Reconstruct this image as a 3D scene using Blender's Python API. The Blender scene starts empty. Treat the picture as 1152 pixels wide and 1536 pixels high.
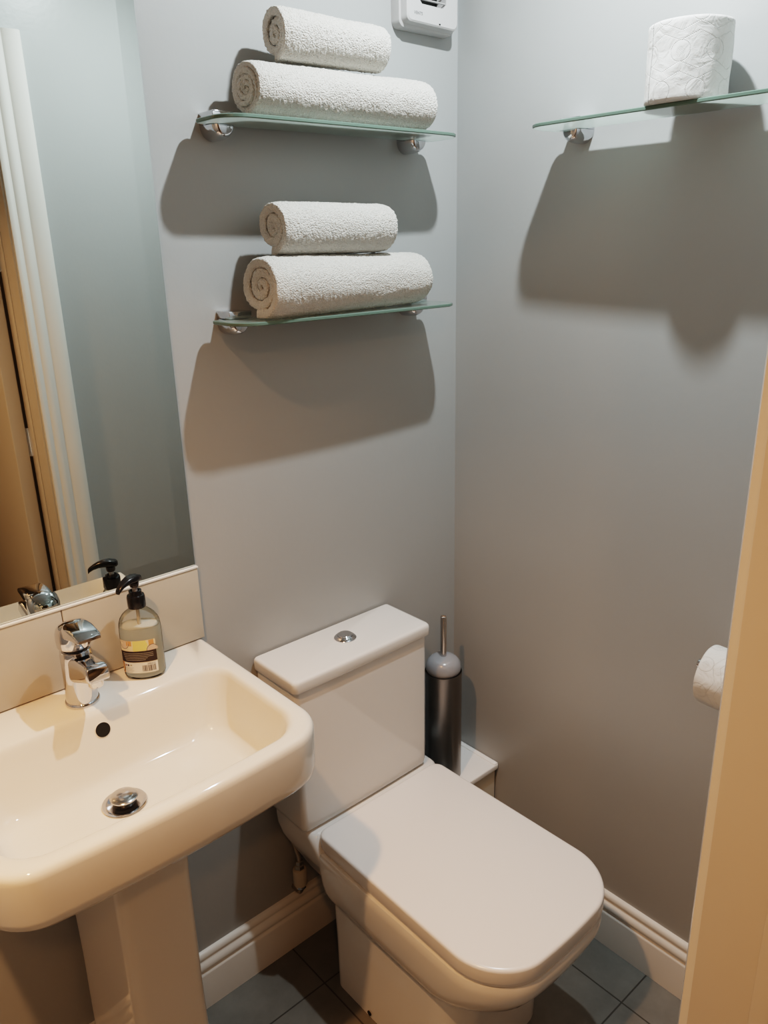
import bpy, bmesh, math, random
from math import pi, sin, cos, radians, sqrt
from mathutils import Vector, Matrix, noise
random.seed(4)
scn = bpy.context.scene
COL = scn.collection

# ------------------------------------------------------------------ materials
def mat(name, color=(.8,.8,.8), rough=.5, metal=0, coat=0, trans=0, ior=1.45, sub=0, spec=.5, bump=None, var=None):
    m = bpy.data.materials.new(name); m.use_nodes = True
    nt = m.node_tree; b = nt.nodes['Principled BSDF']
    b.inputs['Base Color'].default_value = (*color, 1)
    b.inputs['Roughness'].default_value = rough
    b.inputs['Metallic'].default_value = metal
    b.inputs['Coat Weight'].default_value = coat
    b.inputs['Coat Roughness'].default_value = .04
    b.inputs['Transmission Weight'].default_value = trans
    b.inputs['IOR'].default_value = ior
    b.inputs['Specular IOR Level'].default_value = spec
    if sub:
        b.inputs['Subsurface Weight'].default_value = sub
        b.inputs['Subsurface Radius'].default_value = (.01, .01, .01)
    tc = nt.nodes.new('ShaderNodeTexCoord')
    if var:   # (scale, amount): gentle mottling of the base colour
        n = nt.nodes.new('ShaderNodeTexNoise'); n.inputs['Scale'].default_value = var[0]; n.inputs['Detail'].default_value = 6
        nt.links.new(tc.outputs['Object'], n.inputs['Vector'])
        mp = nt.nodes.new('ShaderNodeMapRange')
        mp.inputs['From Min'].default_value = .3; mp.inputs['From Max'].default_value = .7
        mp.inputs['To Min'].default_value = 1-var[1]; mp.inputs['To Max'].default_value = 1+var[1]
        nt.links.new(n.outputs['Fac'], mp.inputs['Value'])
        vm = nt.nodes.new('ShaderNodeVectorMath'); vm.operation = 'SCALE'
        vm.inputs[0].default_value = color; nt.links.new(mp.outputs[0], vm.inputs['Scale'])
        nt.links.new(vm.outputs[0], b.inputs['Base Color'])
    if bump:  # (scale, strength, distance)
        n = nt.nodes.new('ShaderNodeTexNoise'); n.inputs['Scale'].default_value = bump[0]; n.inputs['Detail'].default_value = 5
        nt.links.new(tc.outputs['Object'], n.inputs['Vector'])
        bp = nt.nodes.new('ShaderNodeBump'); bp.inputs['Strength'].default_value = bump[1]; bp.inputs['Distance'].default_value = bump[2]
        nt.links.new(n.outputs['Fac'], bp.inputs['Height']); nt.links.new(bp.outputs[0], b.inputs['Normal'])
    return m

M = {}
M['wall'] = mat('wall_paint', (.388,.400,.397), .34, bump=(90,.25,.0008), var=(2.5,.02))
M['wall_front'] = M['wall']
M['corr'] = mat('corridor_paint', (.36,.31,.25), .6, bump=(90,.2,.0008))
M['ceil'] = mat('ceiling_paint', (.60,.60,.60), .8, bump=(60,.2,.001))
M['gloss'] = mat('white_gloss_paint', (.74,.72,.68), .16, bump=(25,.08,.001))
M['doorp'] = mat('door_paint', (.62,.565,.49), .16, bump=(14,.12,.001))
M['china'] = mat('white_china', (.72,.715,.70), .05, spec=.55)
M['basin'] = mat('basin_china_warm_lit', (.73,.690,.630), .05, spec=.55)  # china tinted warm, standing in for part of the warm light on it
M['plast'] = mat('white_seat_plastic', (.76,.74,.725), .22)
M['chrome'] = mat('chrome', (.66,.67,.69), .05, 1)
M['cap'] = mat('satin_chrome', (.55,.55,.55), .16, 1)
M['steel'] = mat('brushed_steel', (.25,.245,.24), .36, 1, bump=(200,.05,.0003))
M['handle'] = mat('steel_handle', (.62,.58,.55), .25, 1)
M['greyp'] = mat('grey_plastic', (.30,.31,.33), .22)
M['dark'] = mat('hole_shade', (.012,.012,.01), .5)  # near-black colour standing in for the shade inside openings
M['rubber'] = mat('black_rubber', (.015,.015,.015), .3)
M['black'] = mat('black_plastic', (.012,.012,.014), .2)
M['tile'] = mat('beige_wall_tile', (.50,.46,.395), .22, bump=(16,.05,.001), var=(14,.03))
M['grout'] = mat('white_grout', (.72,.71,.68), .5)
M['towel'] = None
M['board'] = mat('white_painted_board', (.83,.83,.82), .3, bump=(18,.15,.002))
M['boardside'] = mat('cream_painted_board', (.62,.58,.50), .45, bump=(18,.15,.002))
M['fan'] = mat('white_fan_plastic', (.52,.515,.51), .35)
M['cream'] = mat('cream_plastic', (.50,.45,.36), .4)
M['brass'] = mat('dull_metal', (.45,.40,.33), .35, 1)
M['ink'] = mat('grey_ink', (.18,.18,.18), .5)
M['silic'] = mat('sealant', (.75,.74,.71), .3)

def mirror_mat():
    m = mat('mirror_silver', (.70,.745,.715), 0.0, 1)
    return m
M['mirror'] = mirror_mat()
M['mirroredge'] = mat('mirror_edge', (.03,.06,.05), .2)

def glass_shelf_mat():
    m = bpy.data.materials.new('frosted_glass'); m.use_nodes = True
    nt = m.node_tree; nt.nodes.clear(); N = nt.nodes.new; L = nt.links.new
    out = N('ShaderNodeOutputMaterial')
    tr = N('ShaderNodeBsdfTranslucent'); tr.inputs['Color'].default_value = (.90,.945,.915,1)
    df = N('ShaderNodeBsdfDiffuse'); df.inputs['Color'].default_value = (.66,.78,.71,1)
    m1 = N('ShaderNodeMixShader'); m1.inputs[0].default_value = .22
    L(tr.outputs[0], m1.inputs[1]); L(df.outputs[0], m1.inputs[2])
    tp = N('ShaderNodeBsdfTransparent'); tp.inputs['Color'].default_value = (.62,.78,.70,1)
    m3 = N('ShaderNodeMixShader'); m3.inputs[0].default_value = .12
    L(m1.outputs[0], m3.inputs[1]); L(tp.outputs[0], m3.inputs[2])
    gl = N('ShaderNodeBsdfGlossy'); gl.inputs['Roughness'].default_value = .12
    fr = N('ShaderNodeFresnel'); fr.inputs['IOR'].default_value = 1.4
    m2 = N('ShaderNodeMixShader'); L(fr.outputs[0], m2.inputs[0]); L(m3.outputs[0], m2.inputs[1]); L(gl.outputs[0], m2.inputs[2])
    L(m2.outputs[0], out.inputs['Surface'])
    return m
M['glass'] = glass_shelf_mat()
M['glassedge'] = mat('green_glass_edge', (.13,.19,.155), .15, spec=.5)

def towel_mat():
    m = mat('terry_cotton', (.69,.668,.615), .95, spec=.1, sub=.12)
    nt = m.node_tree; b = nt.nodes['Principled BSDF']; N = nt.nodes.new; L = nt.links.new
    b.inputs['Sheen Weight'].default_value = .3
    tc = N('ShaderNodeTexCoord')
    v = N('ShaderNodeTexVoronoi'); v.inputs['Scale'].default_value = 380
    n = N('ShaderNodeTexNoise'); n.inputs['Scale'].default_value = 600; n.inputs['Detail'].default_value = 3
    L(tc.outputs['Object'], v.inputs['Vector']); L(tc.outputs['Object'], n.inputs['Vector'])
    ad = N('ShaderNodeMath'); ad.operation = 'SUBTRACT'; L(n.outputs['Fac'], ad.inputs[0]); L(v.outputs['Distance'], ad.inputs[1])
    bp = N('ShaderNodeBump'); bp.inputs['Strength'].default_value = .9; bp.inputs['Distance'].default_value = .0026
    L(ad.outputs[0], bp.inputs['Height']); L(bp.outputs[0], b.inputs['Normal'])
    return m
M['towel'] = towel_mat()

def paper_mat():
    # toilet tissue, embossed with dotted rings and dotted zigzag lines (UV in metres)
    m = mat('toilet_tissue', (.70,.695,.67), .9, spec=.15)
    nt = m.node_tree; b = nt.nodes['Principled BSDF']; N = nt.nodes.new; L = nt.links.new
    def mth(op, a, c=None):
        x = N('ShaderNodeMath'); x.operation = op
        for i, s in enumerate((a, c)):
            if s is None: continue
            if isinstance(s, (int, float)): x.inputs[i].default_value = s
            else: L(s, x.inputs[i])
        return x.outputs[0]
    uv = N('ShaderNodeUVMap'); sp = N('ShaderNodeSeparateXYZ'); L(uv.outputs[0], sp.inputs[0])
    u, v = sp.outputs[0], sp.outputs[1]
    P = .05
    row = mth('FLOOR', mth('DIVIDE', v, P))
    us = mth('ADD', u, mth('MULTIPLY', mth('MODULO', row, 2), P/2))
    cu = mth('SUBTRACT', mth('PINGPONG', us, P/2), 0)
    cu = mth('SUBTRACT', P/2, cu)
    cv = mth('ABSOLUTE', mth('SUBTRACT', mth('SUBTRACT', v, mth('MULTIPLY', row, P)), P/2))
    r = mth('SQRT', mth('ADD', mth('MULTIPLY', cu, cu), mth('MULTIPLY', cv, cv)))
    ring = mth('SUBTRACT', 1, mth('MINIMUM', 1, mth('DIVIDE', mth('ABSOLUTE', mth('SUBTRACT', r, .0135)), .0011)))
    phi = mth('ARCTAN2', cv, cu)
    dots = mth('GREATER_THAN', mth('SINE', mth('MULTIPLY', phi, 40)), -.1)
    ringd = mth('MULTIPLY', ring, dots)
    core = mth('MULTIPLY', mth('LESS_THAN', r, .006), mth('ABSOLUTE', mth('SINE', mth('MULTIPLY', mth('ADD', u, v), 1500))))
    zz = mth('ABSOLUTE', mth('SUBTRACT', cv, mth('ADD', mth('MULTIPLY', cu, .45), .013)))
    line = mth('SUBTRACT', 1, mth('MINIMUM', 1, mth('DIVIDE', zz, .0010)))
    lined = mth('MULTIPLY', line, mth('GREATER_THAN', mth('SINE', mth('MULTIPLY', u, 2800)), 0))
    n = N('ShaderNodeTexNoise'); n.inputs['Scale'].default_value = 38; n.inputs['Detail'].default_value = 4; n.inputs['Distortion'].default_value = 1.4
    tc = N('ShaderNodeTexCoord'); L(tc.outputs['Object'], n.inputs['Vector'])
    h = mth('SUBTRACT', mth('MULTIPLY', n.outputs['Fac'], 1.6), mth('MULTIPLY', mth('ADD', mth('MULTIPLY', core, .4), mth('MAXIMUM', ringd, lined)), .65))
    bp = N('ShaderNodeBump'); bp.inputs['Strength'].default_value = .8; bp.inputs['Distance'].default_value = .0018
    L(h, bp.inputs['Height']); L(bp.outputs[0], b.inputs['Normal'])
    return m
M['paper'] = paper_mat()
M['paperend'] = mat('tissue_end', (.74,.73,.69), .95, bump=(600,.4,.001))
M['card'] = mat('card_tube', (.42,.35,.26), .9)

def floor_mat():
    m = mat('slate_floor_tile', (.12,.135,.13), .34)
    nt = m.node_tree; b = nt.nodes['Principled BSDF']; N = nt.nodes.new; L = nt.links.new
    tc = N('ShaderNodeTexCoord'); sp = N('ShaderNodeSeparateXYZ'); L(tc.outputs['Object'], sp.inputs[0])
    def mth(op, a, c=None):
        x = N('ShaderNodeMath'); x.operation = op
        for i, s in enumerate((a, c)):
            if s is None: continue
            if isinstance(s, (int, float)): x.inputs[i].default_value = s
            else: L(s, x.inputs[i])
        return x.outputs[0]
    def line(c, off, P):
        q = mth('PINGPONG', mth('ADD', c, off), P/2)     # 0 on the joint
        return mth('LESS_THAN', q, .0017)
    g = mth('MAXIMUM', line(sp.outputs[0], .116+4.4, .44), line(sp.outputs[1], .61+4.7, .47))
    n = N('ShaderNodeTexNoise'); n.inputs['Scale'].default_value = 5; n.inputs['Detail'].default_value = 8; n.inputs['Roughness'].default_value = .65
    L(tc.outputs['Object'], n.inputs['Vector'])
    cr = N('ShaderNodeValToRGB'); cr.color_ramp.elements[0].position = .3; cr.color_ramp.elements[0].color = (.125,.125,.115,1)
    cr.color_ramp.elements[1].position = .7; cr.color_ramp.elements[1].color = (.205,.205,.19,1)
    L(n.outputs['Fac'], cr.inputs[0])
    mx = N('ShaderNodeMix'); mx.data_type = 'RGBA'; L(g, mx.inputs[0]); L(cr.outputs[0], mx.inputs[6]); mx.inputs[7].default_value = (.065,.062,.055,1)
    L(mx.outputs[2], b.inputs['Base Color'])
    h = mth('SUBTRACT', mth('MULTIPLY', n.outputs['Fac'], .8), g)
    bp = N('ShaderNodeBump'); bp.inputs['Strength'].default_value = .35; bp.inputs['Distance'].default_value = .002
    L(h, bp.inputs['Height']); L(bp.outputs[0], b.inputs['Normal'])
    return m
M['floor'] = floor_mat()

def soap_mats():
    m = bpy.data.materials.new('milky_soap'); m.use_nodes = True
    nt = m.node_tree; nt.nodes.clear(); N = nt.nodes.new; L = nt.links.new
    out = N('ShaderNodeOutputMaterial')
    tr = N('ShaderNodeBsdfTranslucent'); tr.inputs['Color'].default_value = (.95,.95,.90,1)
    df = N('ShaderNodeBsdfDiffuse'); df.inputs['Color'].default_value = (.90,.90,.84,1)
    m1 = N('ShaderNodeMixShader'); m1.inputs[0].default_value = .5; L(tr.outputs[0], m1.inputs[1]); L(df.outputs[0], m1.inputs[2])
    tp = N('ShaderNodeBsdfTransparent'); tp.inputs['Color'].default_value = (.85,.88,.8,1)
    m3 = N('ShaderNodeMixShader'); m3.inputs[0].default_value = .15; L(m1.outputs[0], m3.inputs[1]); L(tp.outputs[0], m3.inputs[2])
    L(m3.outputs[0], out.inputs['Surface'])
    M['soap'] = m
    m = bpy.data.materials.new('clear_plastic'); m.use_nodes = True
    nt = m.node_tree; nt.nodes.clear(); N = nt.nodes.new; L = nt.links.new
    out = N('ShaderNodeOutputMaterial')
    tp = N('ShaderNodeBsdfTransparent'); tp.inputs['Color'].default_value = (.97,.975,.965,1)
    gl = N('ShaderNodeBsdfGlossy'); gl.inputs['Roughness'].default_value = .04
    lw = N('ShaderNodeLayerWeight'); lw.inputs['Blend'].default_value = .22
    m1 = N('ShaderNodeMixShader'); L(lw.outputs['Fresnel'], m1.inputs[0]); L(tp.outputs[0], m1.inputs[1]); L(gl.outputs[0], m1.inputs[2])
    L(m1.outputs[0], out.inputs['Surface'])
    M['clear'] = m
soap_mats()
for k, c, r in (('lab_cream',(.75,.62,.42),.35),('lab_yellow',(.72,.62,.22),.35),('lab_orange',(.60,.30,.12),.35),('lab_pink',(.62,.47,.36),.35),
                ('lab_brown',(.030,.016,.010),.3),('lab_white',(.74,.70,.62),.35),('lab_ink',(.08,.07,.07),.5),('lab_text',(.42,.37,.28),.4),('lab_red',(.34,.16,.14),.5)):
    M[k] = mat(k, c, r)

# ------------------------------------------------------------------ helpers
def link(name, me, parent=None, loc=None, rot=None):
    o = bpy.data.objects.new(name, me); COL.objects.link(o)
    if parent: o.parent = parent
    if loc: o.location = loc
    if rot: o.rotation_euler = rot
    return o
def obj(name, bm, m, parent=None, smooth=True, angle=35, loc=None, rot=None):
    bmesh.ops.remove_doubles(bm, verts=bm.verts, dist=1e-6)
    bmesh.ops.recalc_face_normals(bm, faces=bm.faces)
    me = bpy.data.meshes.new(name); bm.to_mesh(me); bm.free()
    for x in (m if isinstance(m, (list, tuple)) else [m]): me.materials.append(x)
    if smooth:
        for p in me.polygons: p.use_smooth = True
        try: me.set_sharp_from_angle(angle=radians(angle))
        except Exception: pass
    return link(name, me, parent, loc, rot)
def thing(name, label, cat, loc=(0,0,0), rotz=0, group=None):
    o = bpy.data.objects.new(name, None); COL.objects.link(o)
    o.location = loc; o.rotation_euler = (0,0,rotz); o.empty_display_size = .05
    o['label'] = label; o['category'] = cat
    if group: o['group'] = group
    return o
def tag(o, label, cat, group=None):
    o['label'] = label; o['category'] = cat
    if group: o['group'] = group
    return o
def struct(o, label, cat):
    o['kind'] = 'structure'; o['label'] = label; o['category'] = cat; return o
def box(bm, x0, x1, y0, y1, z0, z1, bev=0, seg=2, mi=0):
    vs = [bm.verts.new((x,y,z)) for x in (x0,x1) for y in (y0,y1) for z in (z0,z1)]
    fs = [bm.faces.new([vs[i] for i in f]) for f in ((0,1,3,2),(4,6,7,5),(0,4,5,1),(2,3,7,6),(0,2,6,4),(1,5,7,3))]
    for f in fs: f.material_index = mi
    bmesh.ops.recalc_face_normals(bm, faces=fs)
    if bev:
        es = list({e for f in fs for e in f.edges})
        bmesh.ops.bevel(bm, geom=es, offset=bev, segments=seg, profile=.5, affect='EDGES')
    return bm
def loft(bm, rings, cap0=True, cap1=True, closed=True, mi=0):
    R = [[bm.verts.new(p) for p in r] for r in rings]
    n = len(R[0])
    for a, b in zip(R, R[1:]):
        for i in range(n if closed else n-1):
            j = (i+1) % n
            try: f = bm.faces.new((a[i], a[j], b[j], b[i])); f.material_index = mi
            except ValueError: pass
    if cap0:
        f = bm.faces.new(list(reversed(R[0]))); f.material_index = mi
    if cap1:
        f = bm.faces.new(R[-1]); f.material_index = mi
    return R
def lathe(bm, prof, seg=48, c=(0,0,0), axis='z', mi=0, cap=True):
    """prof: (r, h) list."""
    rings = []
    for r, h in prof:
        ring = []
        for i in range(seg):
            a = 2*pi*i/seg; u, v = max(r,1e-5)*cos(a), max(r,1e-5)*sin(a)
            p = {'z': (u,v,h), 'y': (u,h,v), 'x': (h,u,v)}[axis]
            ring.append((c[0]+p[0], c[1]+p[1], c[2]+p[2]))
        rings.append(ring)
    loft(bm, rings, cap, cap, mi=mi)
    return bm
def tube(bm, pts, r, seg=16, mi=0):
    pts = [Vector(p) for p in pts]; rings = []
    for i, p in enumerate(pts):
        d = (pts[min(i+1, len(pts)-1)] - pts[max(i-1, 0)]).normalized()
        a = d.orthogonal().normalized() if i == 0 else (a - d*a.dot(d)).normalized()
        b = d.cross(a); rr = r[i] if isinstance(r, (list, tuple)) else r
        rings.append([p + a*rr*cos(2*pi*k/seg) + b*rr*sin(2*pi*k/seg) for k in range(seg)])
    loft(bm, rings, mi=mi); return bm
def rring(hw, yb, yf, rb, rf, z, bow=0, cx=0, ne=14, na=12, hwb=None):
    """Rounded rectangle outline, back edge at yb, front (towards the viewer) at yf."""
    hwb = hwb or hw
    pts = []
    def edge(p, q, n):
        for i in range(n): t = i/n; pts.append((p[0]+(q[0]-p[0])*t, p[1]+(q[1]-p[1])*t))
    def arc(c, r, a0, a1):
        for i in range(na): a = a0+(a1-a0)*i/na; pts.append((c[0]+r*cos(a), c[1]+r*sin(a)))
    edge((-hwb+rb, yb), (hwb-rb, yb), ne)
    arc((hwb-rb, yb-rb), rb, pi/2, 0)
    edge((hwb, yb-rb), (hw, yf+rf), ne)
    arc((hw-rf, yf+rf), rf, 0, -pi/2)
    edge((hw-rf, yf), (-hw+rf, yf), ne)
    arc((-hw+rf, yf+rf), rf, -pi/2, -pi)
    edge((-hw, yf+rf), (-hwb, yb-rb), ne)
    arc((-hwb+rb, yb-rb), rb, pi, pi/2)
    out = []
    for x, y in pts:
        if bow:
            t = max(0, (yb-y)/(yb-yf)); y -= bow*max(0, 1-(x/hw)**2)*t**3
        out.append((cx+x, y, z))
    return out
def extrude_profile(bm, prof, a, b, f):
    """prof list of (u,v); f(u,v,t)->point at t=a and t=b"""
    r0 = [bm.verts.new(f(u,v,a)) for u,v in prof]; r1 = [bm.verts.new(f(u,v,b)) for u,v in prof]
    n = len(prof)
    for i in range(n):
        j = (i+1)%n; bm.faces.new((r0[i], r0[j], r1[j], r1[i]))
    bm.faces.new(r0); bm.faces.new(list(reversed(r1)))

# ------------------------------------------------------------------ room shell
H = 2.30; XL = -1.80; YF = -.957; YO = -1.062; OX0 = -1.445; OX1 = -.603; OZ = 1.965
def slab(name, b, m, label, cat):
    bm = bmesh.new(); box(bm, *b); return struct(obj(name, bm, m, smooth=False), label, cat)
slab('floor', (-2.8,.7,-2.6,.08,-.05,0), M['floor'], 'dark grey slate tiled floor with thin dark joints', 'floor')
slab('ceiling', (-2.8,.7,-2.6,.08,H,H+.05), M['ceil'], 'white ceiling', 'ceiling')
slab('wall_back', (XL-.1,.08,0,.08,0,H), M['wall'], 'pale grey wall behind the toilet and the basin', 'wall')
slab('wall_right', (0,.08,YO,0,0,H), M['wall'], 'pale grey wall right of the toilet', 'wall')
slab('wall_left', (XL-.1,XL,YO,0,0,H), M['wall'], 'grey side wall beyond the basin', 'wall')
bm = bmesh.new()
box(bm, OX1,0,YO,YF,0,H); box(bm, XL,OX0,YO,YF,0,H); box(bm, OX0,OX1,YO,YF,OZ,H)
struct(obj('wall_front', bm, M['wall'], smooth=False), 'grey wall around the doorway, seen in the mirror', 'wall')
slab('wall_corridor_back', (-2.8,.7,-2.6,-2.5,0,H), M['corr'], 'warm corridor wall behind the camera', 'wall')
slab('wall_corridor_left', (-2.8,-2.7,-2.5,YO,0,H), M['corr'], 'warm corridor wall to the left', 'wall')
slab('wall_corridor_right', (.6,.7,-2.5,YO,0,H), M['corr'], 'warm corridor wall to the right', 'wall')

# skirting boards: (out from wall, z)
SK = [(0,0),(.018,0),(.018,.088),(.0172,.0915),(.0145,.0935),(.0135,.096),(.0142,.099),(.0165,.102),(.0172,.107),(.0155,.113),(.012,.1175),
      (.0095,.1195),(.0092,.1225),(.0105,.125),(.0108,.129),(.0095,.134),(.006,.138),(0,.139)]
bm = bmesh.new(); extrude_profile(bm, SK, XL, -.0, lambda u,v,t: (t,-u,v))
struct(obj('baseboard_back', bm, M['gloss'], angle=50), 'white gloss moulded skirting board under the basin wall', 'skirting board')
bm = bmesh.new(); extrude_profile(bm, SK, -.158, YF, lambda u,v,t: (-u,t,v))
struct(obj('baseboard_right', bm, M['gloss'], angle=50), 'white gloss moulded skirting board right of the toilet', 'skirting board')
# door casing (architrave) on the room side, lining, stop
CP = [(0,0),(0,.010),(.004,.013),(.010,.013),(.014,.0105),(.018,.0105),(.022,.015),(.034,.0165),(.040,.0125),(.044,.0125),(.050,.0185),(.070,.0205),(.080,.020),(.084,.017),(.086,.012),(.086,0)]
bm = bmesh.new()
CP = [(u*1.07, v) for u, v in CP]
extrude_profile(bm, CP, 0, OZ-.010+.092, lambda u,v,t: (OX1-.010+u, YF+v, t))
extrude_profile(bm, CP, 0, OZ-.010+.092, lambda u,v,t: (OX0+.010-u, YF+v, t))
extrude_profile(bm, CP, OX0+.010, OX1-.010, lambda u,v,t: (t, YF+v, OZ-.010+u))
struct(obj('trim_1', bm, M['gloss'], angle=40), 'white moulded door casing reflected in the mirror', 'door casing')
bm = bmesh.new()
box(bm, OX1-.015,OX1-.0005,YO-.002,YF-.0005,0,OZ-.0145, bev=.0015); box(bm, OX1-.0175,OX1-.015,YO-.002,-1.022,0,OZ-.0145, bev=.0008); box(bm, OX0+.0005,OX0+.015,YO-.002,YF-.0005,0,OZ-.0145, bev=.0015); box(bm, OX0+.001,OX1-.001,YO-.002,YF-.0005,OZ-.014,OZ-.001)
struct(obj('trim_2', bm, M['doorp']), 'painted door lining of the doorway', 'door lining')
# door leaf, swung out into the corridor, seen at the right edge
DX0, DX1, DY0, DY1 = -.664, -.625, -1.80, -1.071
bm = bmesh.new(); box(bm, DX0,DX1,DY0,DY1,.008,1.935, bev=.003, seg=3)
door = struct(obj('door_1', bm, M['doorp']), 'open painted door leaf reflected at the left edge of the mirror', 'door')
for hz in (.25,1.0,1.50,1.72):
    bm = bmesh.new(); lathe(bm, [(.0,0),(.0055,.001),(.0055,.082),(0,.083)], 16, (DX1+.0045, DY1+.003, hz)); 
    box(bm, DX1-.001,DX1+.004,DY1-.03,DY1,hz,hz+.08)
    obj('hinge', bm, M['chrome'], door)

# ------------------------------------------------------------------ wall tiles and mirror
XS = -.688
def tile(x0, x1, label):
    bm = bmesh.new(); box(bm, x0,x1,-.0085,-.0005,.8585,.9985, bev=.0012)
    return tag(obj('splashback_tile', bm, M['tile']), label, 'wall tile', 'splashback tiles behind the basin')
tile(-.9358, XS, 'beige glossy wall tile behind the soap dispenser, right end of the splashback')
tile(-1.188, -.9372, 'beige glossy wall tile behind the chrome tap, left part of the splashback')
bm = bmesh.new(); box(bm, -1.188,XS+.001,-.010,-.0005,.9988,1.0025, bev=.0008)
struct(obj('trim_3', bm, M['grout']), 'thin white bead between the splashback tiles and the mirror', 'tile trim')
# mirror with a 30 mm bevelled band
x0, x1, z0, z1 = -1.19, -.690, 1.0035, 2.12
bw, tE, tC = .029, .0042, .0055
bm = bmesh.new()
o4 = [(x0,z0),(x1,z0),(x1,z1),(x0,z1)]; i4 = [(x0+bw,z0+bw),(x1-bw,z0+bw),(x1-bw,z1-bw),(x0+bw,z1-bw)]
vb = [bm.verts.new((x,-.0008,z)) for x,z in o4]; ve = [bm.verts.new((x,-tE,z)) for x,z in o4]; vc = [bm.verts.new((x,-tC,z)) for x,z in i4]
bm.faces.new(vb).material_index = 1
for i in range(4):
    j = (i+1)%4
    bm.faces.new((vb[i],vb[j],ve[j],ve[i])).material_index = 1
    bm.faces.new((ve[i],ve[j],vc[j],vc[i])).material_index = 0
bm.faces.new(vc).material_index = 0
tag(obj('wall_mirror', bm, [M['mirror'],M['mirroredge']], smooth=False), 'tall frameless mirror hanging above the basin', 'mirror')

# ------------------------------------------------------------------ glass shelves
def half_cup(bm, r, y0, y1, n=20):
    rings = []
    for y, k in ((y0,1),(y0+(y1-y0)*.35,1.0),(y0+(y1-y0)*.5,.985),(y0+(y1-y0)*.7,.93),(y0+(y1-y0)*.87,.82),(y0+(y1-y0)*.96,.70),(y1,.55)):
        rings.append([(r*k*cos(pi+pi*i/n), y, r*k*sin(pi+pi*i/n)) for i in range(n+1)])
    loft(bm, rings)
def shelf(name_label, loc, rotz, W, D, group, brk, gap=.022):
    """local x along the wall, -y out from it; z=0 at the glass centre plane."""
    t = thing('glass_shelf', name_label, 'shelf', loc, rotz, group)
    h = .003; hw = W/2
    bm = bmesh.new(); e = .0012
    def outline(z, k):
        # straight back with clipped corners, rounded front corners
        return rring(hw-k, -gap-k, -D+k, .012, .042, z, bow=.004, na=10)
    rings = [outline(-h, e), outline(-h+e, 0), outline(h-e, 0), outline(h, e)]
    # bottom/top faces frosted, edge faces green
    R = [[bm.verts.new(p) for p in r] for r in rings]; n = len(R[0])
    for a, b in zip(R, R[1:]):
        for i in range(n):
            bm.faces.new((a[i],a[(i+1)%n],b[(i+1)%n],b[i])).material_index = 1
    bm.faces.new(list(reversed(R[0]))); bm.faces.new(R[-1])
    obj('glass_panel', bm, [M['glass'],M['glassedge']], t, angle=30)
    for bx in brk:
        bm = bmesh.new(); half_cup(bm, .022, -.0005, -.044)
        b = obj('bracket', bm, M['chrome'], t, loc=(bx,0,-h-.0006))
        bm = bmesh.new(); box(bm, -.022,.022,-.044,-.0005,0.0006,.013, bev=.0015)
        obj('clamp', bm, M['chrome'], b, loc=(0,0,2*h+.0006))
        bm = bmesh.new(); box(bm, -.022,.022,-.020,-.0005,-h,h)
        obj('wall_plate', bm, M['chrome'], b, loc=(0,0,h+.0006))
    return t
SHX = -.363; SHW = .516
shelf('frosted glass shelf holding two towels, the upper of the two on the toilet wall', (SHX,0,1.7395), 0, SHW, .120, 'glass shelves of rolled towels', (-.213,.215))
shelf('frosted glass shelf holding two towels, the lower of the two on the toilet wall', (SHX-.004,0,1.4325), 0, .512, .120, 'glass shelves of rolled towels', (-.209,.213))
shelf('frosted glass shelf on the right wall holding one toilet roll', (0,-.269-.53/2,1.737), -pi/2, .53, .120, None, (-.222,.185))

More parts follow.
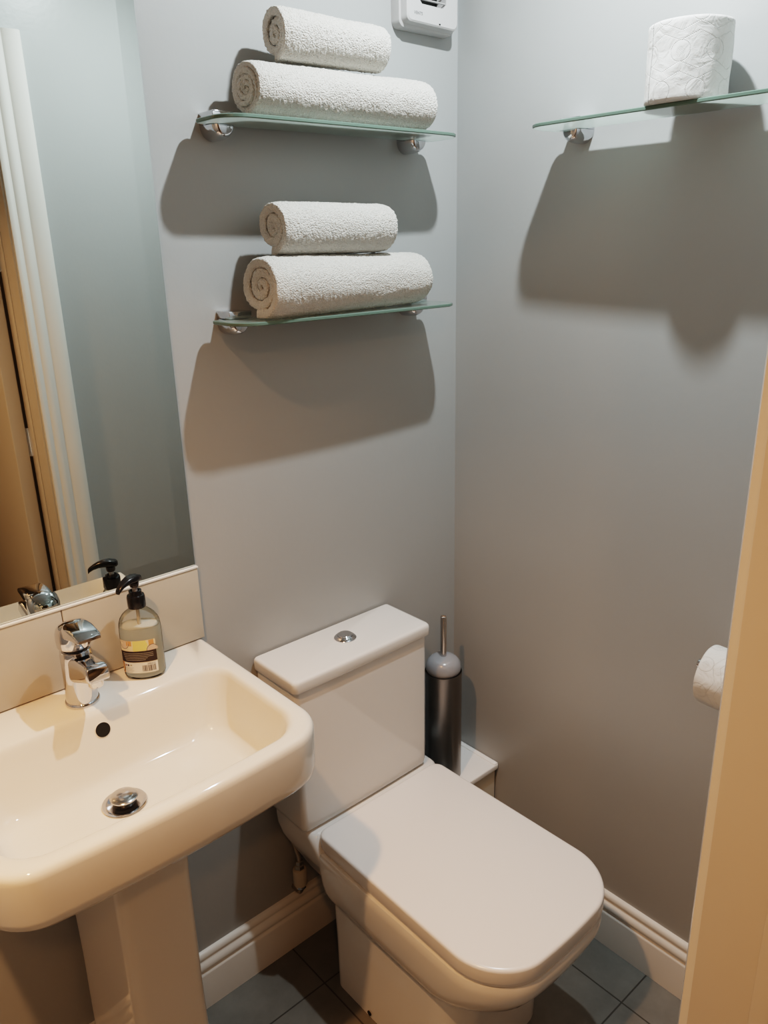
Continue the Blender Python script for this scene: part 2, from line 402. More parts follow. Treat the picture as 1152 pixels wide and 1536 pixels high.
# ------------------------------------------------------------------ towels
def towel(label, cx, cy, z0, L, sy, sz, turns, yaw, seed, flat=.0, tail=.02, taper=0, a_end=-pi*.62, bend=0.0, th_k=.9):
    """rolled towel: a spiral sheet; sy, sz half sizes; resting on z0"""
    NX = 110; per = 44; NT = int(turns*per)
    pitch = 1/(turns+.25)
    me_v = []; 
    rnd = random.Random(seed); off = Vector((seed*3.1, seed*1.7, seed*.9))
    for i in range(NT+1+10):
        k = min(i, NT); th = a_end - 2*pi*(NT-k)/per * 1.0
        r = (.12 + .88*k/NT) - pitch*.35
        u0, v0 = r*cos(th), r*sin(th)
        if i > NT:   # free tail running along the surface
            s = (i-NT)/10*tail/sy
            tx, tz = -sin(th), cos(th)
            u0 += tx*s; v0 = v0 + tz*s*.2
        inset = (.006*noise.noise(Vector((k*.05, 1, 0))+off), .006*noise.noise(Vector((k*.05, 7, 0))+off))
        tele = (1-k/NT)
        for j in range(NX+1):
            t = j/NX
            xe = (t-.5)*L
            e = max(0, 1-min(t,1-t)*L/.022)      # rolled rims pull in slightly
            shrink = 1 - .07*e*e
            tp = 1 + taper*(t-.5)
            x = xe + inset[0]*(1-t) + inset[1]*t + .010*tele*(1-2*t)*(.5)
            nz = noise.noise(Vector((xe*9, u0*1.3, v0*1.3))+off)*.045 + noise.noise(Vector((xe*30, u0*4, v0*4))+off)*.018
            u = u0*shrink*tp*(1+nz); v = v0*shrink*tp*(1+nz)
            v += bend*sin(t*pi)*.3
            if v < -.80: v = -.80 - (1-math.exp(-(-.80-v)*6))/9
            me_v.append((x, u*sy, v*sz))
    nr = NT+11; fs = []
    for i in range(nr-1):
        for j in range(NX):
            a = i*(NX+1)+j; fs.append((a, a+1, a+NX+2, a+NX+1))
    me = bpy.data.meshes.new('towel'); me.from_pydata(me_v, [], fs); me.materials.append(M['towel'])
    for p in me.polygons: p.use_smooth = True
    o = link('rolled_towel', me)
    thick = pitch*min(sy,sz)*th_k
    s = o.modifiers.new('thick', 'SOLIDIFY'); s.thickness = thick; s.offset = 0
    ss = o.modifiers.new('smooth', 'SUBSURF'); ss.levels = 1; ss.render_levels = 1
    tx = bpy.data.textures.new('terry', 'CLOUDS'); tx.noise_scale = .0036; tx.noise_depth = 1
    d = o.modifiers.new('loops', 'DISPLACE'); d.texture = tx; d.strength = .0030; d.mid_level = .5; d.texture_coords = 'LOCAL'
    dg = bpy.context.evaluated_depsgraph_get(); ev = o.evaluated_get(dg); m2 = bpy.data.meshes.new_from_object(ev)
    o.modifiers.clear(); o.data = m2
    for p in m2.polygons: p.use_smooth = True
    # turn about the vertical axis, then settle it on z0
    R = Matrix.Rotation(yaw, 4, 'Z'); m2.transform(R)
    zs = sorted(v.co.z for v in m2.vertices); zmin = zs[len(zs)//400]
    zl = zs[0]
    for v in m2.vertices: v.co.z -= zl
    o.location = (cx, cy, z0)
    return tag(o, label, 'towel', 'rolled white towels on the glass shelves')
ZU = 1.7395+.0035; ZL = 1.4325+.0035
towel('large rolled white towel lying directly on the upper shelf', -.370, -.074, ZU, .368, .054, .0435, 4.2, radians(-2), 1, taper=.05)
towel('small rolled white towel on top of the pile on the upper shelf', -.390, -.075, ZU+.0835, .210, .046, .040, 2.7, radians(-3), 2, taper=-.12, a_end=-pi*.55, tail=.005)
towel('large rolled white towel lying directly on the lower shelf', -.378, -.077, ZL, .372, .058, .052, 2.8, radians(3), 3, taper=-.10, tail=.03)
towel('small rolled white towel on top of the pile on the lower shelf', -.400, -.076, ZL+.0985, .250, .047, .0455, 2.5, radians(0), 5, taper=-.08, a_end=-pi*.5, tail=.005)

# ------------------------------------------------------------------ toilet rolls
def toilet_roll(label, loc, rot, R, Lh, r0=.021, name='toilet_roll'):
    t = thing(name, label, 'toilet roll', loc)
    t.rotation_euler = rot
    bm = bmesh.new(); uvl = bm.loops.layers.uv.new('UVMap')
    seg = 128; rows = [(R-.004,0),(R-.0008,.0012),(R,.004)] + [(R, .004+(Lh-.008)*i/24) for i in range(1,24)] + [(R,Lh-.004),(R-.0008,Lh-.0012),(R-.004,Lh)]
    V = []
    for r, z in rows:
        ring = []
        for i in range(seg+1):
            a = 2*pi*i/seg
            rr = r + .0016*noise.noise(Vector((cos(a)*2.2, sin(a)*2.2, z*22))) + (.0005 if i > seg*.97 else 0)
            ring.append(bm.verts.new((rr*cos(a), rr*sin(a), z)))
        V.append(ring)
    for k in range(len(rows)-1):
        for i in range(seg):
            f = bm.faces.new((V[k][i],V[k][i+1],V[k+1][i+1],V[k+1][i]))
            for lp, (ii, kk) in zip(f.loops, ((i,k),(i+1,k),(i+1,k+1),(i,k+1))):
                lp[uvl].uv = (2*pi*ii/seg*R + 1.0, rows[kk][1] + 1.013)
    for ring, z in ((V[0],0),(V[-1],Lh)):
        inn = [bm.verts.new((r0*cos(2*pi*i/seg), r0*sin(2*pi*i/seg), z)) for i in range(seg+1)]
        for i in range(seg): bm.faces.new((ring[i],ring[i+1],inn[i+1],inn[i])).material_index = 1
    me = bpy.data.meshes.new('paper'); bmesh.ops.recalc_face_normals(bm, faces=bm.faces); bm.to_mesh(me); bm.free()
    me.materials.append(M['paper']); me.materials.append(M['paperend'])
    for p in me.polygons: p.use_smooth = (p.material_index == 0)
    link('paper', me, t)
    bm = bmesh.new()
    loft(bm, [[(r*cos(2*pi*i/48), r*sin(2*pi*i/48), z) for i in range(48)] for r, z in ((r0-.0006,.0005),(r0-.0006,Lh-.0005),(r0-.002,Lh-.0005),(r0-.002,.0005),(r0-.0006,.0005))], False, False)
    obj('cardboard_tube', bm, M['card'], t)
    return t
toilet_roll('white embossed toilet roll standing upright on the right-hand glass shelf', (-.083,-.550,1.737+.0033), (0,0,radians(150)), .0600, .106)
RX, RY, RZ = -.078, -.689, .834
toilet_roll('white toilet roll hanging on the wall holder beside the door', (RX,RY,RZ-.0122), (pi/2,radians(0),0), .053, .102, name='hanging_toilet_roll')
t = thing('toilet_roll_holder', 'chrome wall-mounted holder carrying the hanging toilet roll', 'toilet roll holder', (0,RY,RZ))
bm = bmesh.new(); lathe(bm, [(.024,0),(.024,-.006),(.020,-.010),(.009,-.012),(.0001,-.012)], 32, (0,-.118,0), axis='x'); obj('wall_rose', bm, M['chrome'], t)
bm = bmesh.new(); tube(bm, [(-.010,-.118,0),(RX+.012,-.118,0),(RX+.003,-.116,0),(RX,-.109,0),(RX,-.09,0),(RX,.010,0)], .0063); obj('arm', bm, M['chrome'], t)
bm = bmesh.new(); lathe(bm, [(.0001,.009),(.008,.009),(.0085,.010),(.0085,.017),(.0075,.018),(.0001,.018)], 24, (RX,0,0), axis='y'); obj('end_cap', bm, M['chrome'], t)

# ------------------------------------------------------------------ extractor fan
fx0, fx1, fz0, fz1 = -.178, -.033, 1.927, 2.072
t = thing('extractor_fan', 'white square extractor fan high up in the corner', 'extractor fan', ((fx0+fx1)/2,0,fz0))
w = (fx1-fx0)/2; hh = fz1-fz0; fc = .0745
def fan_ring(k, y, lift=0):
    n = 12; pts = []
    r = .012
    hw, z0_, z1_ = w-k, k, hh-k
    for cxx, czz, a0 in ((hw-r, z0_+r, -pi/2),(hw-r, z1_-r, 0),(-hw+r, z1_-r, pi/2),(-hw+r, z0_+r, pi)):
        for i in range(n+1):
            a = a0 + pi/2*i/n; x, z = cxx+r*cos(a), czz+r*sin(a)
            if z < hh*.3: z += lift*(.5-.5*cos(pi*(min(1,max(0,(x+hw)/(2*hw))))))*0 + lift*max(0, 1-(abs(x+hw*.55)/(hw*.5))**2)
            pts.append((x, y, z))
    return pts
bm = bmesh.new()
outer = [fan_ring(.0,-.0005), fan_ring(0,-.012), fan_ring(.001,-.020,0), fan_ring(.0035,-.0225,.004), fan_ring(.0060,-.0355,.003), fan_ring(.0085,-.0375,.003)]
R = loft(bm, outer, True, False)
# front face with a round opening
cz = fc; n = len(R[-1]); rad = .046
def circ(rr, y): 
    out = []
    for v in R[-1]:
        a = math.atan2(v.co.z-cz, v.co.x); out.append(bm.verts.new((rr*cos(a), y, cz+rr*sin(a))))
    return out
c1 = circ(rad, -.0375); c2 = circ(rad-.001, -.036); c3 = circ(rad-.001, -.012)
for a, b in ((R[-1],c1),(c1,c2),(c2,c3)):
    for i in range(n): bm.faces.new((a[i],a[(i+1)%n],b[(i+1)%n],b[i]))
obj('housing', bm, M['fan'], t, angle=25)
bm = bmesh.new(); lathe(bm, [(rad-.0015,-.011),(.0001,-.0111)], 48, (0,0,cz), axis='y'); obj('duct_opening', bm, M['dark'], t)
for k in (-2,-1,0,1,2):
    zz = cz + k*.0165 + .006; hwl = sqrt(max(0,(rad-.003)**2-(k*.0165+.006)**2))
    bm = bmesh.new(); box(bm, -hwl,hwl,-.036,-.031,zz-.0008,zz+.0008, bev=.0004); obj('louvre', bm, M['fan'], t)
bm = bmesh.new(); box(bm, .0145,.0185,-.0368,-.030,.0118,.0142); o = obj('screw_slot', bm, M['dark'], t)
o.location = (0,-.0012,-.0015)
def text_mesh(s, size, m, parent, loc, rot, name='lettering', ext=.0002, align='LEFT'):
    cu = bpy.data.curves.new(name, 'FONT'); cu.body = s; cu.size = size; cu.extrude = ext; cu.align_x = align
    o = bpy.data.objects.new(name+'_tmp', cu); COL.objects.link(o)
    dg = bpy.context.evaluated_depsgraph_get(); dg.update(); me = bpy.data.meshes.new_from_object(o.evaluated_get(dg))
    bpy.data.objects.remove(o); me.materials.clear(); me.materials.append(m)
    return link(name, me, parent, loc, rot)
text_mesh('VENTS', .0075, M['ink'], t, (-.050,-.0377,.0205), (pi/2,0,0))

# ------------------------------------------------------------------ washbasin
BX = -.939
t = thing('washbasin', 'white rectangular ceramic pedestal washbasin under the mirror', 'washbasin', (BX,0,0))
ZR = .856
def br(hw, yb, yf, rb, rf, z, bow=.014): return rring(hw, yb, yf, rb, rf, z, bow=bow, ne=18, na=14)
rings = [br(.085,-.01,-.235,.02,.04,.690), br(.13,-.006,-.27,.02,.05,.705), br(.19,-.004,-.33,.02,.06,.735),
         br(.232,-.003,-.372,.016,.062,.760), br(.243,-.002,-.384,.010,.062,.766), br(.248,-.0015,-.389,.008,.062,.774), br(.2495,-.001,-.3905,.006,.062,.785),
         br(.250,-.001,-.391,.006,.062,.82), br(.250,-.001,-.391,.006,.062,.842), br(.2492,-.001,-.3902,.006,.0615,.848), br(.2470,-.001,-.388,.006,.060,.8525), br(.244,-.0015,-.385,.006,.059,.855),
         br(.240,-.002,-.381,.006,.058,ZR),
         br(.2265,-.102,-.3705,.040,.055,ZR,.012), br(.2235,-.105,-.3675,.040,.055,.8552,.012), br(.2205,-.1075,-.3645,.040,.055,.8535,.012), br(.218,-.110,-.362,.040,.055,.850,.012), br(.216,-.1125,-.360,.040,.055,.845,.012),
         br(.212,-.120,-.356,.040,.055,.825,.012), br(.204,-.132,-.347,.042,.055,.79,.011), br(.197,-.139,-.338,.044,.055,.768,.010), br(.187,-.146,-.328,.046,.055,.757,.009),
         br(.172,-.153,-.316,.046,.052,.752,.008), br(.12,-.168,-.285,.038,.038,.7495,.005), br(.06,-.185,-.250,.022,.022,.7478,0), br(.03,-.200,-.232,.010,.010,.7470,0)]
bm = bmesh.new(); loft(bm, rings); obj('basin', bm, M['basin'], t, angle=60)
bm = bmesh.new()
def pr(hwf, hwb, yb, yf, z): return rring(hwf, yb, yf, .01, .018, z, hwb=hwb, bow=.004)
loft(bm, [pr(.078,.084,-.03,-.262,0), pr(.076,.082,-.03,-.258,.02), pr(.065,.073,-.03,-.250,.12), pr(.062,.070,-.03,-.250,.35), pr(.0625,.072,-.03,-.252,.60), pr(.066,.076,-.03,-.258,.70), pr(.068,.078,-.03,-.26,.728)])
obj('pedestal', bm, M['basin'], t, angle=50)
# overflow
n = Vector((0,-.94,.34)).normalized()
bm = bmesh.new(); lathe(bm, [(.0126,.0),(.0126,.0014),(.0119,.0018),(.0117,.0008),(.0001,.0006)], 40)
o = obj('overflow_ring', bm, [M['basin']], t); o.rotation_euler = n.to_track_quat('Z','Y').to_euler(); o.location = (.001,-.1190,.8265)
bm = bmesh.new(); lathe(bm, [(.0118,.0),(.0118,.0017),(.0001,.0018)], 40)
o2 = obj('overflow_shade', bm, M['dark'], t); o2.rotation_euler = o.rotation_euler; o2.location = o.location  # black disc painted as the overflow's inner shade, no hole is cut
# waste
wz = .7478
bm = bmesh.new(); lathe(bm, [(.0005,.0004),(.030,.0004),(.034,.0016),(.033,.0030),(.027,.0032),(.0195,.0014),(.0005,.0012)], 56, (-.0145,-.212,wz)); wf = obj('waste_flange', bm, M['chrome'], t)
bm = bmesh.new(); lathe(bm, [(.0005,.001),(.016,.001),(.0175,.004),(.0175,.011),(.0005,.011)], 48, (-.0145,-.212,wz)); obj('plug_seal', bm, M['rubber'], wf)
bm = bmesh.new(); lathe(bm, [(.0005,.0105),(.0195,.0105),(.0212,.0118),(.0210,.0135),(.0185,.0155),(.010,.0170),(.0005,.0175)], 56, (-.0145,-.212,wz)); obj('plug_cap', bm, M['cap'], wf)

# ------------------------------------------------------------------ tap
t = thing('basin_tap', 'chrome mono mixer tap with lever on the basin rim', 'tap', (BX-.004,-.062,ZR+.0005))
bm = bmesh.new(); lathe(bm, [(.0272,0),(.0275,.003),(.0262,.006),(.0255,.0065)], 48); obj('base_ring', bm, M['chrome'], t)
bm = bmesh.new()
rings = []
for z, rx, ry, oy in ((.006,.0252,.0252,0),(.012,.0248,.0248,0),(.035,.0242,.0245,-.001),(.055,.0242,.0248,-.002),(.075,.0246,.025,-.003),(.090,.0248,.0252,-.004),(.097,.0238,.0242,-.004),(.0985,.0215,.022,-.004)):
    rings.append([(rx*cos(2*pi*i/48), oy+ry*sin(2*pi*i/48), z) for i in range(48)])
loft(bm, rings); obj('body', bm, M['chrome'], t, angle=45)
def rr4(hw, hh_, r, n=6):
    out = []
    for cx_, cz_, a0 in ((hw-r,-hh_+r,-pi/2),(hw-r,hh_-r,0),(-hw+r,hh_-r,pi/2),(-hw+r,-hh_+r,pi)):
        for i in range(n+1):
            a = a0+pi/2*i/n; out.append((cx_+r*cos(a), cz_+r*sin(a)))
    return out
bm = bmesh.new(); rings = []
for y, z, hw, hv, r in ((-.002,.067,.020,.026,.012),(-.020,.070,.0195,.0235,.012),(-.040,.0755,.0185,.0205,.010),(-.062,.0815,.0180,.0170,.008),(-.082,.0865,.0175,.0140,.006),(-.091,.0885,.0170,.0125,.005),(-.0935,.089,.0155,.010,.004)):
    ca = .30
    rings.append([(u, y + v*sin(ca)*-1*-1, z + v*cos(ca)) for u, v in rr4(hw, hv, r)])
loft(bm, rings); obj('spout', bm, M['chrome'], t, angle=50)
bm = bmesh.new(); lathe(bm, [(.0005,-.012),(.0105,-.012),(.0118,-.010),(.0118,.004),(.0005,.004)], 32, (0,-.076,.0735)); obj('aerator', bm, M['chrome'], t)
bm = bmesh.new(); lathe(bm, [(.0195,.0975),(.0195,.104)], 40, (0,-.005,0)); obj('cartridge_collar', bm, M['black'], t)
bm = bmesh.new(); rings = []
for z, r, oy in ((.1035,.0245,-.003),(.106,.0262,-.003),(.118,.0268,-.003),(.130,.0262,-.003),(.138,.0240,-.004),(.144,.0200,-.006),(.148,.0130,-.009),(.1495,.006,-.011),(.1498,.001,-.011)):
    rings.append([(r*cos(2*pi*i/48), oy+r*sin(2*pi*i/48)*(1.0), z + (.25*r*-sin(2*pi*i/48) if z > .12 else 0)) for i in range(48)])
loft(bm, rings); hd = obj('lever_head', bm, M['chrome'], t, angle=50)
bm = bmesh.new(); rings = []
for y, z, hw, hv, r in ((.002,.134,.013,.008,.006),(-.012,.136,.021,.0135,.009),(-.028,.1405,.0220,.0115,.007),(-.045,.1435,.0212,.0088,.005),(-.060,.1445,.0202,.0062,.004),(-.075,.1440,.0190,.0036,.002),(-.079,.1435,.0170,.0022,.0015)):
    rings.append([(u, y, z + v - .003*(u/hw)**2) for u, v in rr4(hw, hv, r)])
loft(bm, rings); obj('lever', bm, M['chrome'], t, angle=40)

# ------------------------------------------------------------------ soap dispenser
SX, SY = -.8275, -.052
t = thing('soap_dispenser', 'clear pump bottle of milky hand soap on the basin rim', 'soap dispenser', (SX,SY,ZR+.0005), radians(-34))
def ell(a, b, z, n=72, pw=2.35):
    out = []
    for i in range(n):
        th = 2*pi*i/n; c, s = cos(th), sin(th)
        out.append((a*math.copysign(abs(c)**(2/pw), c), b*math.copysign(abs(s)**(2/pw), s), z))
    return out
BP = [(0,.90),(.0025,.965),(.007,1),(.03,1.0),(.078,1.01),(.092,1.0),(.101,.965),(.108,.90),(.114,.79),(.119,.65),(.1225,.50),(.1245,.41),(.127,.38),(.131,.38)]
A_, B_ = .0345, .0235
def bsec(k, z, sh=0):
    a = A_*k; b = B_*k if k > .62 else A_*k*(B_/A_ + (1-B_/A_)*(.62-k)/.24 if k > .38 else 1)
    pw = 2.35 if k > .9 else 2.0
    return ell(max(a-sh,.001), max(b-sh,.001), z, pw=pw)
bm = bmesh.new(); loft(bm, [bsec(k,z) for z,k in BP], True, False); obj('bottle', bm, M['clear'], t, angle=60)
LP = [(.002,.88),(.005,.955),(.009,.99),(.03,1.0),(.078,1.01),(.090,1.0),(.0945,.98)]
bm = bmesh.new(); loft(bm, [bsec(k,z,.0011) for z,k in LP]); obj('liquid_soap', bm, M['soap'], t, angle=60)
bm = bmesh.new(); tube(bm, [(0,0,.012),(0,0,.126)], .003, 12); obj('dip_tube', bm, M['cream'], t)
bm = bmesh.new(); lathe(bm, [(.0001,.1275),(.0145,.1275),(.0150,.129),(.0150,.146),(.0140,.149),(.0110,.1495),(.0105,.1505),(.0105,.157),(.0075,.1575),(.0070,.151),(.0001,.151)], 48); obj('collar', bm, M['black'], t, angle=40)
bm = bmesh.new(); lathe(bm, [(.0045,.150),(.0045,.170)], 24); obj('pump_stem', bm, M['greyp'], t)
bm = bmesh.new()
lathe(bm, [(.0001,.164),(.0070,.164),(.0078,.167),(.0080,.172),(.0001,.174)], 32)
rings = []
for x, z, hw, hv in ((.013,.177,.004,.003),(.010,.1775,.0085,.0050),(.000,.179,.0105,.0062),(-.010,.1795,.0095,.0058),(-.020,.178,.0075,.0048),(-.028,.175,.0058,.0042),(-.035,.171,.0050,.0038),(-.0375,.168,.0046,.0036)):
    rings.append([(x, u, z+v) for u, v in rr4(hw, hv, min(hw,hv)*.8)])
loft(bm, rings)
ph = obj('pump_head', bm, M['black'], t, angle=50)
ph.rotation_euler = (0,0,radians(34+22))
# label: flat artwork (s along the girth in metres from the front, z) wrapped round the bottle
def front_curve():
    pts = ell(A_*1.006+.0002, B_*1.006+.0002, 0, 720)
    # start at the -y side centre and go both ways by arc length
    k0 = min(range(720), key=lambda i: (pts[i][1], abs(pts[i][0])))
    k0 = 540
    table = {0: 0}
    out = []
    for sgn in (1,-1):
        s = 0; p = Vector(pts[k0]); lst = [(0,p)]
        for i in range(1,300):
            q = Vector(pts[(k0+sgn*i)%720]); s += (q-p).length; p = q; lst.append((s*sgn, q))
        out.append(lst)
    full = list(reversed(out[1]))[:-1] + out[0]
    return full
FC = front_curve()
def wrap(s, z, lift=0):
    s = s*1.10; z = .044+(z-.046)*1.28
    for i in range(len(FC)-1):
        if FC[i][0] <= s <= FC[i+1][0]:
            a, b = FC[i], FC[i+1]; f = (s-a[0])/max(1e-9,(b[0]-a[0])); p = a[1].lerp(b[1], f)
            d = (b[1]-a[1]).normalized(); nn = Vector((d.y,-d.x,0))
            return p + nn*lift + Vector((0,0,z))
    p = FC[0][1] if s < 0 else FC[-1][1]
    return p + Vector((0,0,z))
def patch(bm, s0, s1, z0, z1, lift, mi, zf=lambda s: 0):
    n = max(1, int((s1-s0)/.002))
    r0 = [bm.verts.new(wrap(s0+(s1-s0)*i/n, z0, lift)) for i in range(n+1)]
    r1 = [bm.verts.new(wrap(s0+(s1-s0)*i/n, z1, lift)) for i in range(n+1)]
    for i in range(n): bm.faces.new((r0[i],r0[i+1],r1[i+1],r1[i])).material_index = mi
def disc(bm, s, z, r, lift, mi, r_in=0, a0=0, a1=2*pi, clip=None):
    n = 32
    P = lambda rr, a: wrap(s+rr*cos(a), min(clip[1], max(clip[0], z+rr*sin(a))) if clip else z+rr*sin(a), lift)
    for i in range(n):
        b0, b1 = a0+(a1-a0)*i/n, a0+(a1-a0)*(i+1)/n
        if r_in: f = [P(r_in,b0),P(r,b0),P(r,b1),P(r_in,b1)]
        else: f = [P(0,0),P(r,b0),P(r,b1)]
        try: bm.faces.new([bm.verts.new(q) for q in f]).material_index = mi
        except ValueError: pass
S0, S1 = -.033, .024; zt, zb_ = .070, .022
bm = bmesh.new()
patch(bm, S0, S1, zb_, zt, .0002, 0)
patch(bm, -.010, .010, .055, .0695, .0003, 1); disc(bm, -.002, .058, .0085, .00035, 1, clip=(.0545,.0698)); disc(bm, .006, .063, .006, .00036, 1, clip=(.0545,.0698))
patch(bm, -.020, -.012, .0625, .0695, .0004, 2); patch(bm, .014, .0215, .061, .0695, .0004, 2)
disc(bm, -.024, .066, .0075, .0005, 3, clip=(.0545,.0698)); disc(bm, -.024, .066, .0080, .00052, 6, .0074, pi, 2*pi, clip=(.0545,.0698))
disc(bm, .019, .0545, .0080, .0005, 3, a0=0, a1=pi, clip=(.0545,.0698)); disc(bm, .0185, .0545, .0086, .00052, 6, .0080, .6, pi, clip=(.0545,.0698))
patch(bm, S0, S1, .0385, .0548, .0006, 4)
for k in range(5): patch(bm, -.028+(.004 if k == 4 else .001*k), .019-.003*k*(k>2), .0512-k*.0024, .0517-k*.0024, .0008, 7)
patch(bm, -.0275, S1, zb_+.0005, .0378, .0005, 5)
patch(bm, S0, -.0285, zb_, .0380, .0005, 2); 
disc(bm, -.034, .030, .007, .0007, 4, .0062, -pi/2, pi/2)
patch(bm, -.0265, -.0235, .0325, .0355, .0007, 8); patch(bm, -.0225, -.0195, .0325, .0355, .0007, 6); patch(bm, -.018, -.015, .033, .0353, .0007, 7)
for k in range(6): patch(bm, -.0265, -.0125-.0015*(k%3), .0305-k*.0014, .0309-k*.0014, .0007, 7)
x = .0005; rb_ = random.Random(9)
while x < .0205:
    wd = rb_.choice((.0004,.0007,.0011)); patch(bm, x, x+wd, .0245, .0335, .0007, 6); x += wd + rb_.choice((.0004,.0006,.0009))
me = bpy.data.meshes.new('bottle_label'); bm.to_mesh(me); bm.free()
for k in ('lab_cream','lab_yellow','lab_orange','lab_pink','lab_brown','lab_white','lab_ink','lab_text','lab_red'): me.materials.append(M[k])
lb = link('bottle_label', me, t); lb['label'] = 'cream and yellow paper label with a brown band and a barcode'
# the volume figure above the barcode, wrapped with the rest
cu = bpy.data.curves.new('v', 'FONT'); cu.body = '500ml e'; cu.size = .0036
tmp = bpy.data.objects.new('v', cu); COL.objects.link(tmp)
dg = bpy.context.evaluated_depsgraph_get(); dg.update(); vm_ = bpy.data.meshes.new_from_object(tmp.evaluated_get(dg)); bpy.data.objects.remove(tmp)
for v in vm_.vertices: v.co = wrap(.0085+v.co.x, .0344+v.co.y, .0008)
vm_.materials.clear(); vm_.materials.append(M['lab_ink']); link('volume_lettering', vm_, lb)

# ------------------------------------------------------------------ toilet
TX = -.388; CX = -.4065
t = thing('toilet', 'white close-coupled toilet with square lid and cistern', 'toilet', (TX,0,0))
bm = bmesh.new()
P_ = lambda hw, yb, yf, rf, z, bow=.02, rb=.03: rring(hw, yb, yf, rb, rf, z, bow=bow, ne=16, na=14)
loft(bm, [P_(.146,-.147,-.500,.055,0,.006), P_(.146,-.147,-.500,.055,.004,.006), P_(.146,-.147,-.506,.06,.12,.008), P_(.148,-.147,-.516,.07,.222,.010), P_(.1495,-.147,-.521,.075,.238,.012),
          P_(.156,-.146,-.532,.085,.244,.014), P_(.163,-.145,-.552,.09,.256,.016), P_(.170,-.144,-.580,.095,.275,.018), P_(.175,-.143,-.606,.10,.300,.020),
          P_(.178,-.142,-.624,.10,.330,.020), P_(.1795,-.141,-.632,.10,.355,.020), P_(.179,-.141,-.632,.10,.370,.020), P_(.176,-.142,-.629,.098,.3765,.020), P_(.170,-.146,-.623,.095,.378,.020)])
D_ = lambda hw, yb, yf, z: rring(hw, yb, yf, .012, .022, z)
loft(bm, [D_(.118,-.024,-.20,.225), D_(.140,-.024,-.20,.270), D_(.160,-.022,-.20,.310), D_(.176,-.020,-.19,.345), D_(.181,-.012,-.175,.372), D_(.182,-.010,-.158,.395), D_(.181,-.010,-.150,.405), D_(.176,-.013,-.146,.4105)])
obj('pan', bm, M['china'], t, angle=50)
bm = bmesh.new(); lathe(bm, [(.0055,0),(.0055,-.0016),(.0001,-.002)], 24, (-.1475,-.270,.012), axis='x'); obj('fixing_hole', bm, M['dark'], t)
L_ = lambda k, z: rring(.1775-k, -.150-k, -.638+k, .022, .098-k*.5, z, bow=.014, ne=20, na=20, hwb=.173-k)
bm = bmesh.new(); loft(bm, [L_(.006,.3785), L_(.004,.3795), L_(.004,.387)]); obj('seat', bm, M['plast'], t, angle=50)
bm = bmesh.new(); loft(bm, [L_(.003,.3878), L_(.0008,.3885), L_(0,.391), L_(0,.4135), L_(.0008,.4170), L_(.003,.4192), L_(.007,.4200)]); obj('lid', bm, M['plast'], t, angle=50)
# cistern
c0 = CX-TX
K_ = lambda hw, yf, z, r=.012: rring(hw, -.005, yf, .006, r, z, cx=c0, ne=10, na=8, bow=.002)
bm = bmesh.new(); loft(bm, [K_(.160,-.122,.4112), K_(.168,-.131,.4135), K_(.1725,-.136,.420), K_(.1738,-.1378,.430), K_(.1745,-.138,.50), K_(.1755,-.139,.7455)])
cis = obj('cistern', bm, M['china'], t, angle=50)
bm = bmesh.new(); Q_ = lambda k, z: rring(.181-k, -.004-k*.3, -.146+k, .006, .011, z, cx=c0, ne=10, na=8, bow=.002)
loft(bm, [Q_(.004,.7462), Q_(.0012,.7468), Q_(0,.749), Q_(0,.7655), Q_(.001,.7695), Q_(.0035,.7722), Q_(.008,.7730)]); obj('cistern_lid', bm, M['china'], t, angle=50)
bm = bmesh.new(); lathe(bm, [(.0235,.7732),(.0235,.7745),(.021,.7775),(.0175,.7800),(.0165,.7795)], 48, (c0+.006,-.068,0)); bt = obj('flush_button', bm, M['chrome'], t)
bm = bmesh.new(); lathe(bm, [(.0158,.779),(.0158,.7812),(.0145,.7822),(.0001,.7826)], 48, (c0+.006,-.068,0)); obj('flush_button_cap', bm, M['chrome'], bt)

# water supply valve under the cistern
t = thing('isolation_valve', 'small cream and metal water valve on a pipe below the cistern', 'valve', (-.529,-.030,.139))
bm = bmesh.new(); tube(bm, [(0,.0295,.018),(0,.012,.018),(0,.004,.021),(0,0,.028),(0,0,.045)], .0065); obj('pipe', bm, M['brass'], t)
bm = bmesh.new(); tube(bm, [(0,0,.11),(0,0,.118),(.000,.010,.135),(.0,.0185,.15),(.0,.0185,.185)], .0055); obj('riser_pipe', bm, M['brass'], t)
bm = bmesh.new(); lathe(bm, [(.0135,.044),(.016,.046),(.0165,.052),(.0165,.082),(.0150,.086),(.011,.088)], 28); obj('cap_nut', bm, M['cream'], t)
bm = bmesh.new(); lathe(bm, [(.0105,.088),(.0115,.089),(.0115,.098),(.009,.100),(.009,.108),(.0070,.110)], 6); obj('union_nut', bm, M['brass'], t, angle=20)
bm = bmesh.new(); lathe(bm, [(.010,.036),(.0125,.037),(.0125,.044),(.010,.045)], 24); obj('collar', bm, M['chrome'], t)

# boxing in the corner
t = thing('pipe_boxing', 'low white painted boxing in the corner under the toilet brush', 'boxing', (-.10,-.08,0))
bm = bmesh.new(); box(bm, -.105,.0985,-.078,.060,.290,.3055, bev=.003, seg=3)
bm2 = bmesh.new(); box(bm, .085,.0992,-.0765,.079,.290,.3085, bev=.003, seg=3)
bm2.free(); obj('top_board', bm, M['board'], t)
bm = bmesh.new(); box(bm, -.100,.094,-.070,.060,.0,.290); obj('front_panel', bm, M['boardside'], t, smooth=False)

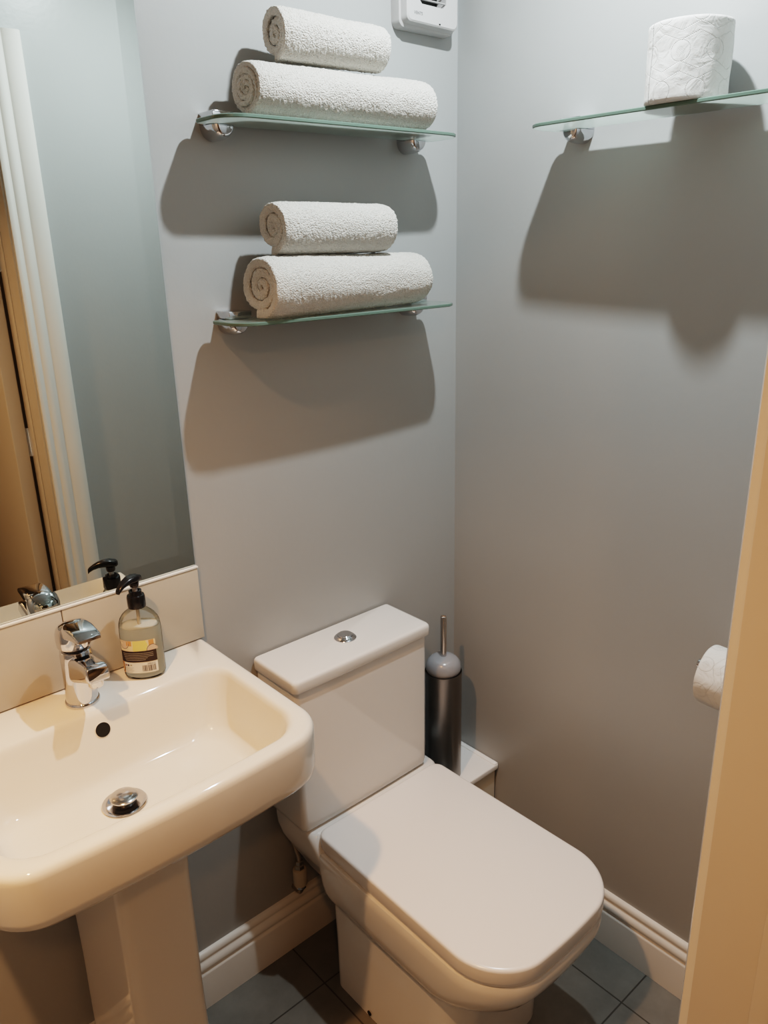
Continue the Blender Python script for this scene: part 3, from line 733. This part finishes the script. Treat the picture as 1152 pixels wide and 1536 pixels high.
# ------------------------------------------------------------------ toilet brush
t = thing('toilet_brush', 'steel toilet brush holder with grey domed lid on the corner boxing', 'toilet brush', (-.128,-.088,.3060))
bm = bmesh.new(); lathe(bm, [(.0001,.0005),(.0415,.0),(.0430,.002),(.0433,.004),(.0433,.285),(.0439,.288),(.0433,.2895),(.0420,.288),(.0420,.280),(.0001,.280)], 72); obj('holder', bm, M['steel'], t, angle=40)
bm = bmesh.new(); lathe(bm, [(.0380,.287),(.0400,.2895),(.0415,.295),(.0415,.302),(.0400,.309),(.0363,.316),(.0300,.322),(.0217,.3255),(.0125,.3270),(.0001,.3275)], 72); obj('domed_lid', bm, M['greyp'], t, angle=50)
bm = bmesh.new(); lathe(bm, [(.0001,.327),(.0072,.3272),(.0072,.425),(.0066,.4285),(.0058,.4290),(.0056,.4265),(.0001,.4262)], 32); obj('handle', bm, M['handle'], t, angle=40)

# ------------------------------------------------------------------ lights
def area(name, loc, size, power, color, rot=(0,0,0), spread=180):
    l = bpy.data.lights.new(name, 'AREA'); l.shape = 'DISK'; l.size = size; l.energy = power; l.color = color; l.spread = radians(spread)
    o = bpy.data.objects.new(name, l); COL.objects.link(o); o.location = loc; o.rotation_euler = rot; return o
area('downlight', (-.335,-.515,2.285), .034, 10.0, (.90,.97,1.0))
area('downlight', (-1.42,-.70,2.285), .05, 8.6, (1.0,.51,.235), spread=108)
area('corridor_light', (-1.55,-1.75,2.27), .12, 4.5, (1.0,.50,.20))
w = bpy.data.worlds.new('World'); scn.world = w; w.use_nodes = True
w.node_tree.nodes['Background'].inputs[0].default_value = (.5,.5,.5,1); w.node_tree.nodes['Background'].inputs[1].default_value = .1

# ------------------------------------------------------------------ camera
cd = bpy.data.cameras.new('Camera'); cam = bpy.data.objects.new('Camera', cd); COL.objects.link(cam); scn.camera = cam
yw, pt, rl = radians(-41.1246), radians(-18.9679), radians(-1.3909)
F = Vector((sin(-yw)*cos(pt), cos(yw)*cos(pt), sin(pt))); rt = F.cross(Vector((0,0,1))).normalized(); up = rt.cross(F)
Rv = cos(rl)*rt + sin(rl)*up; U = -sin(rl)*rt + cos(rl)*up
mw = Matrix.Identity(4)
for i in range(3): mw[i][0] = Rv[i]; mw[i][1] = U[i]; mw[i][2] = -F[i]
mw.translation = (-1.3100,-1.2425,1.5582); cam.matrix_world = mw
cd.sensor_fit = 'VERTICAL'; cd.sensor_height = 36; cd.sensor_width = 27; cd.lens = 1189.3685/1536*36
cd.clip_start = .02

scn.view_settings.view_transform = 'Filmic'; scn.view_settings.look = 'High Contrast'; scn.view_settings.exposure = .30
scn.cycles.max_bounces = 10; scn.cycles.diffuse_bounces = 6; scn.cycles.glossy_bounces = 6; scn.cycles.transparent_max_bounces = 12
scn.cycles.blur_glossy = .4; scn.cycles.sample_clamp_indirect = 4
scn.cycles.use_denoising = True
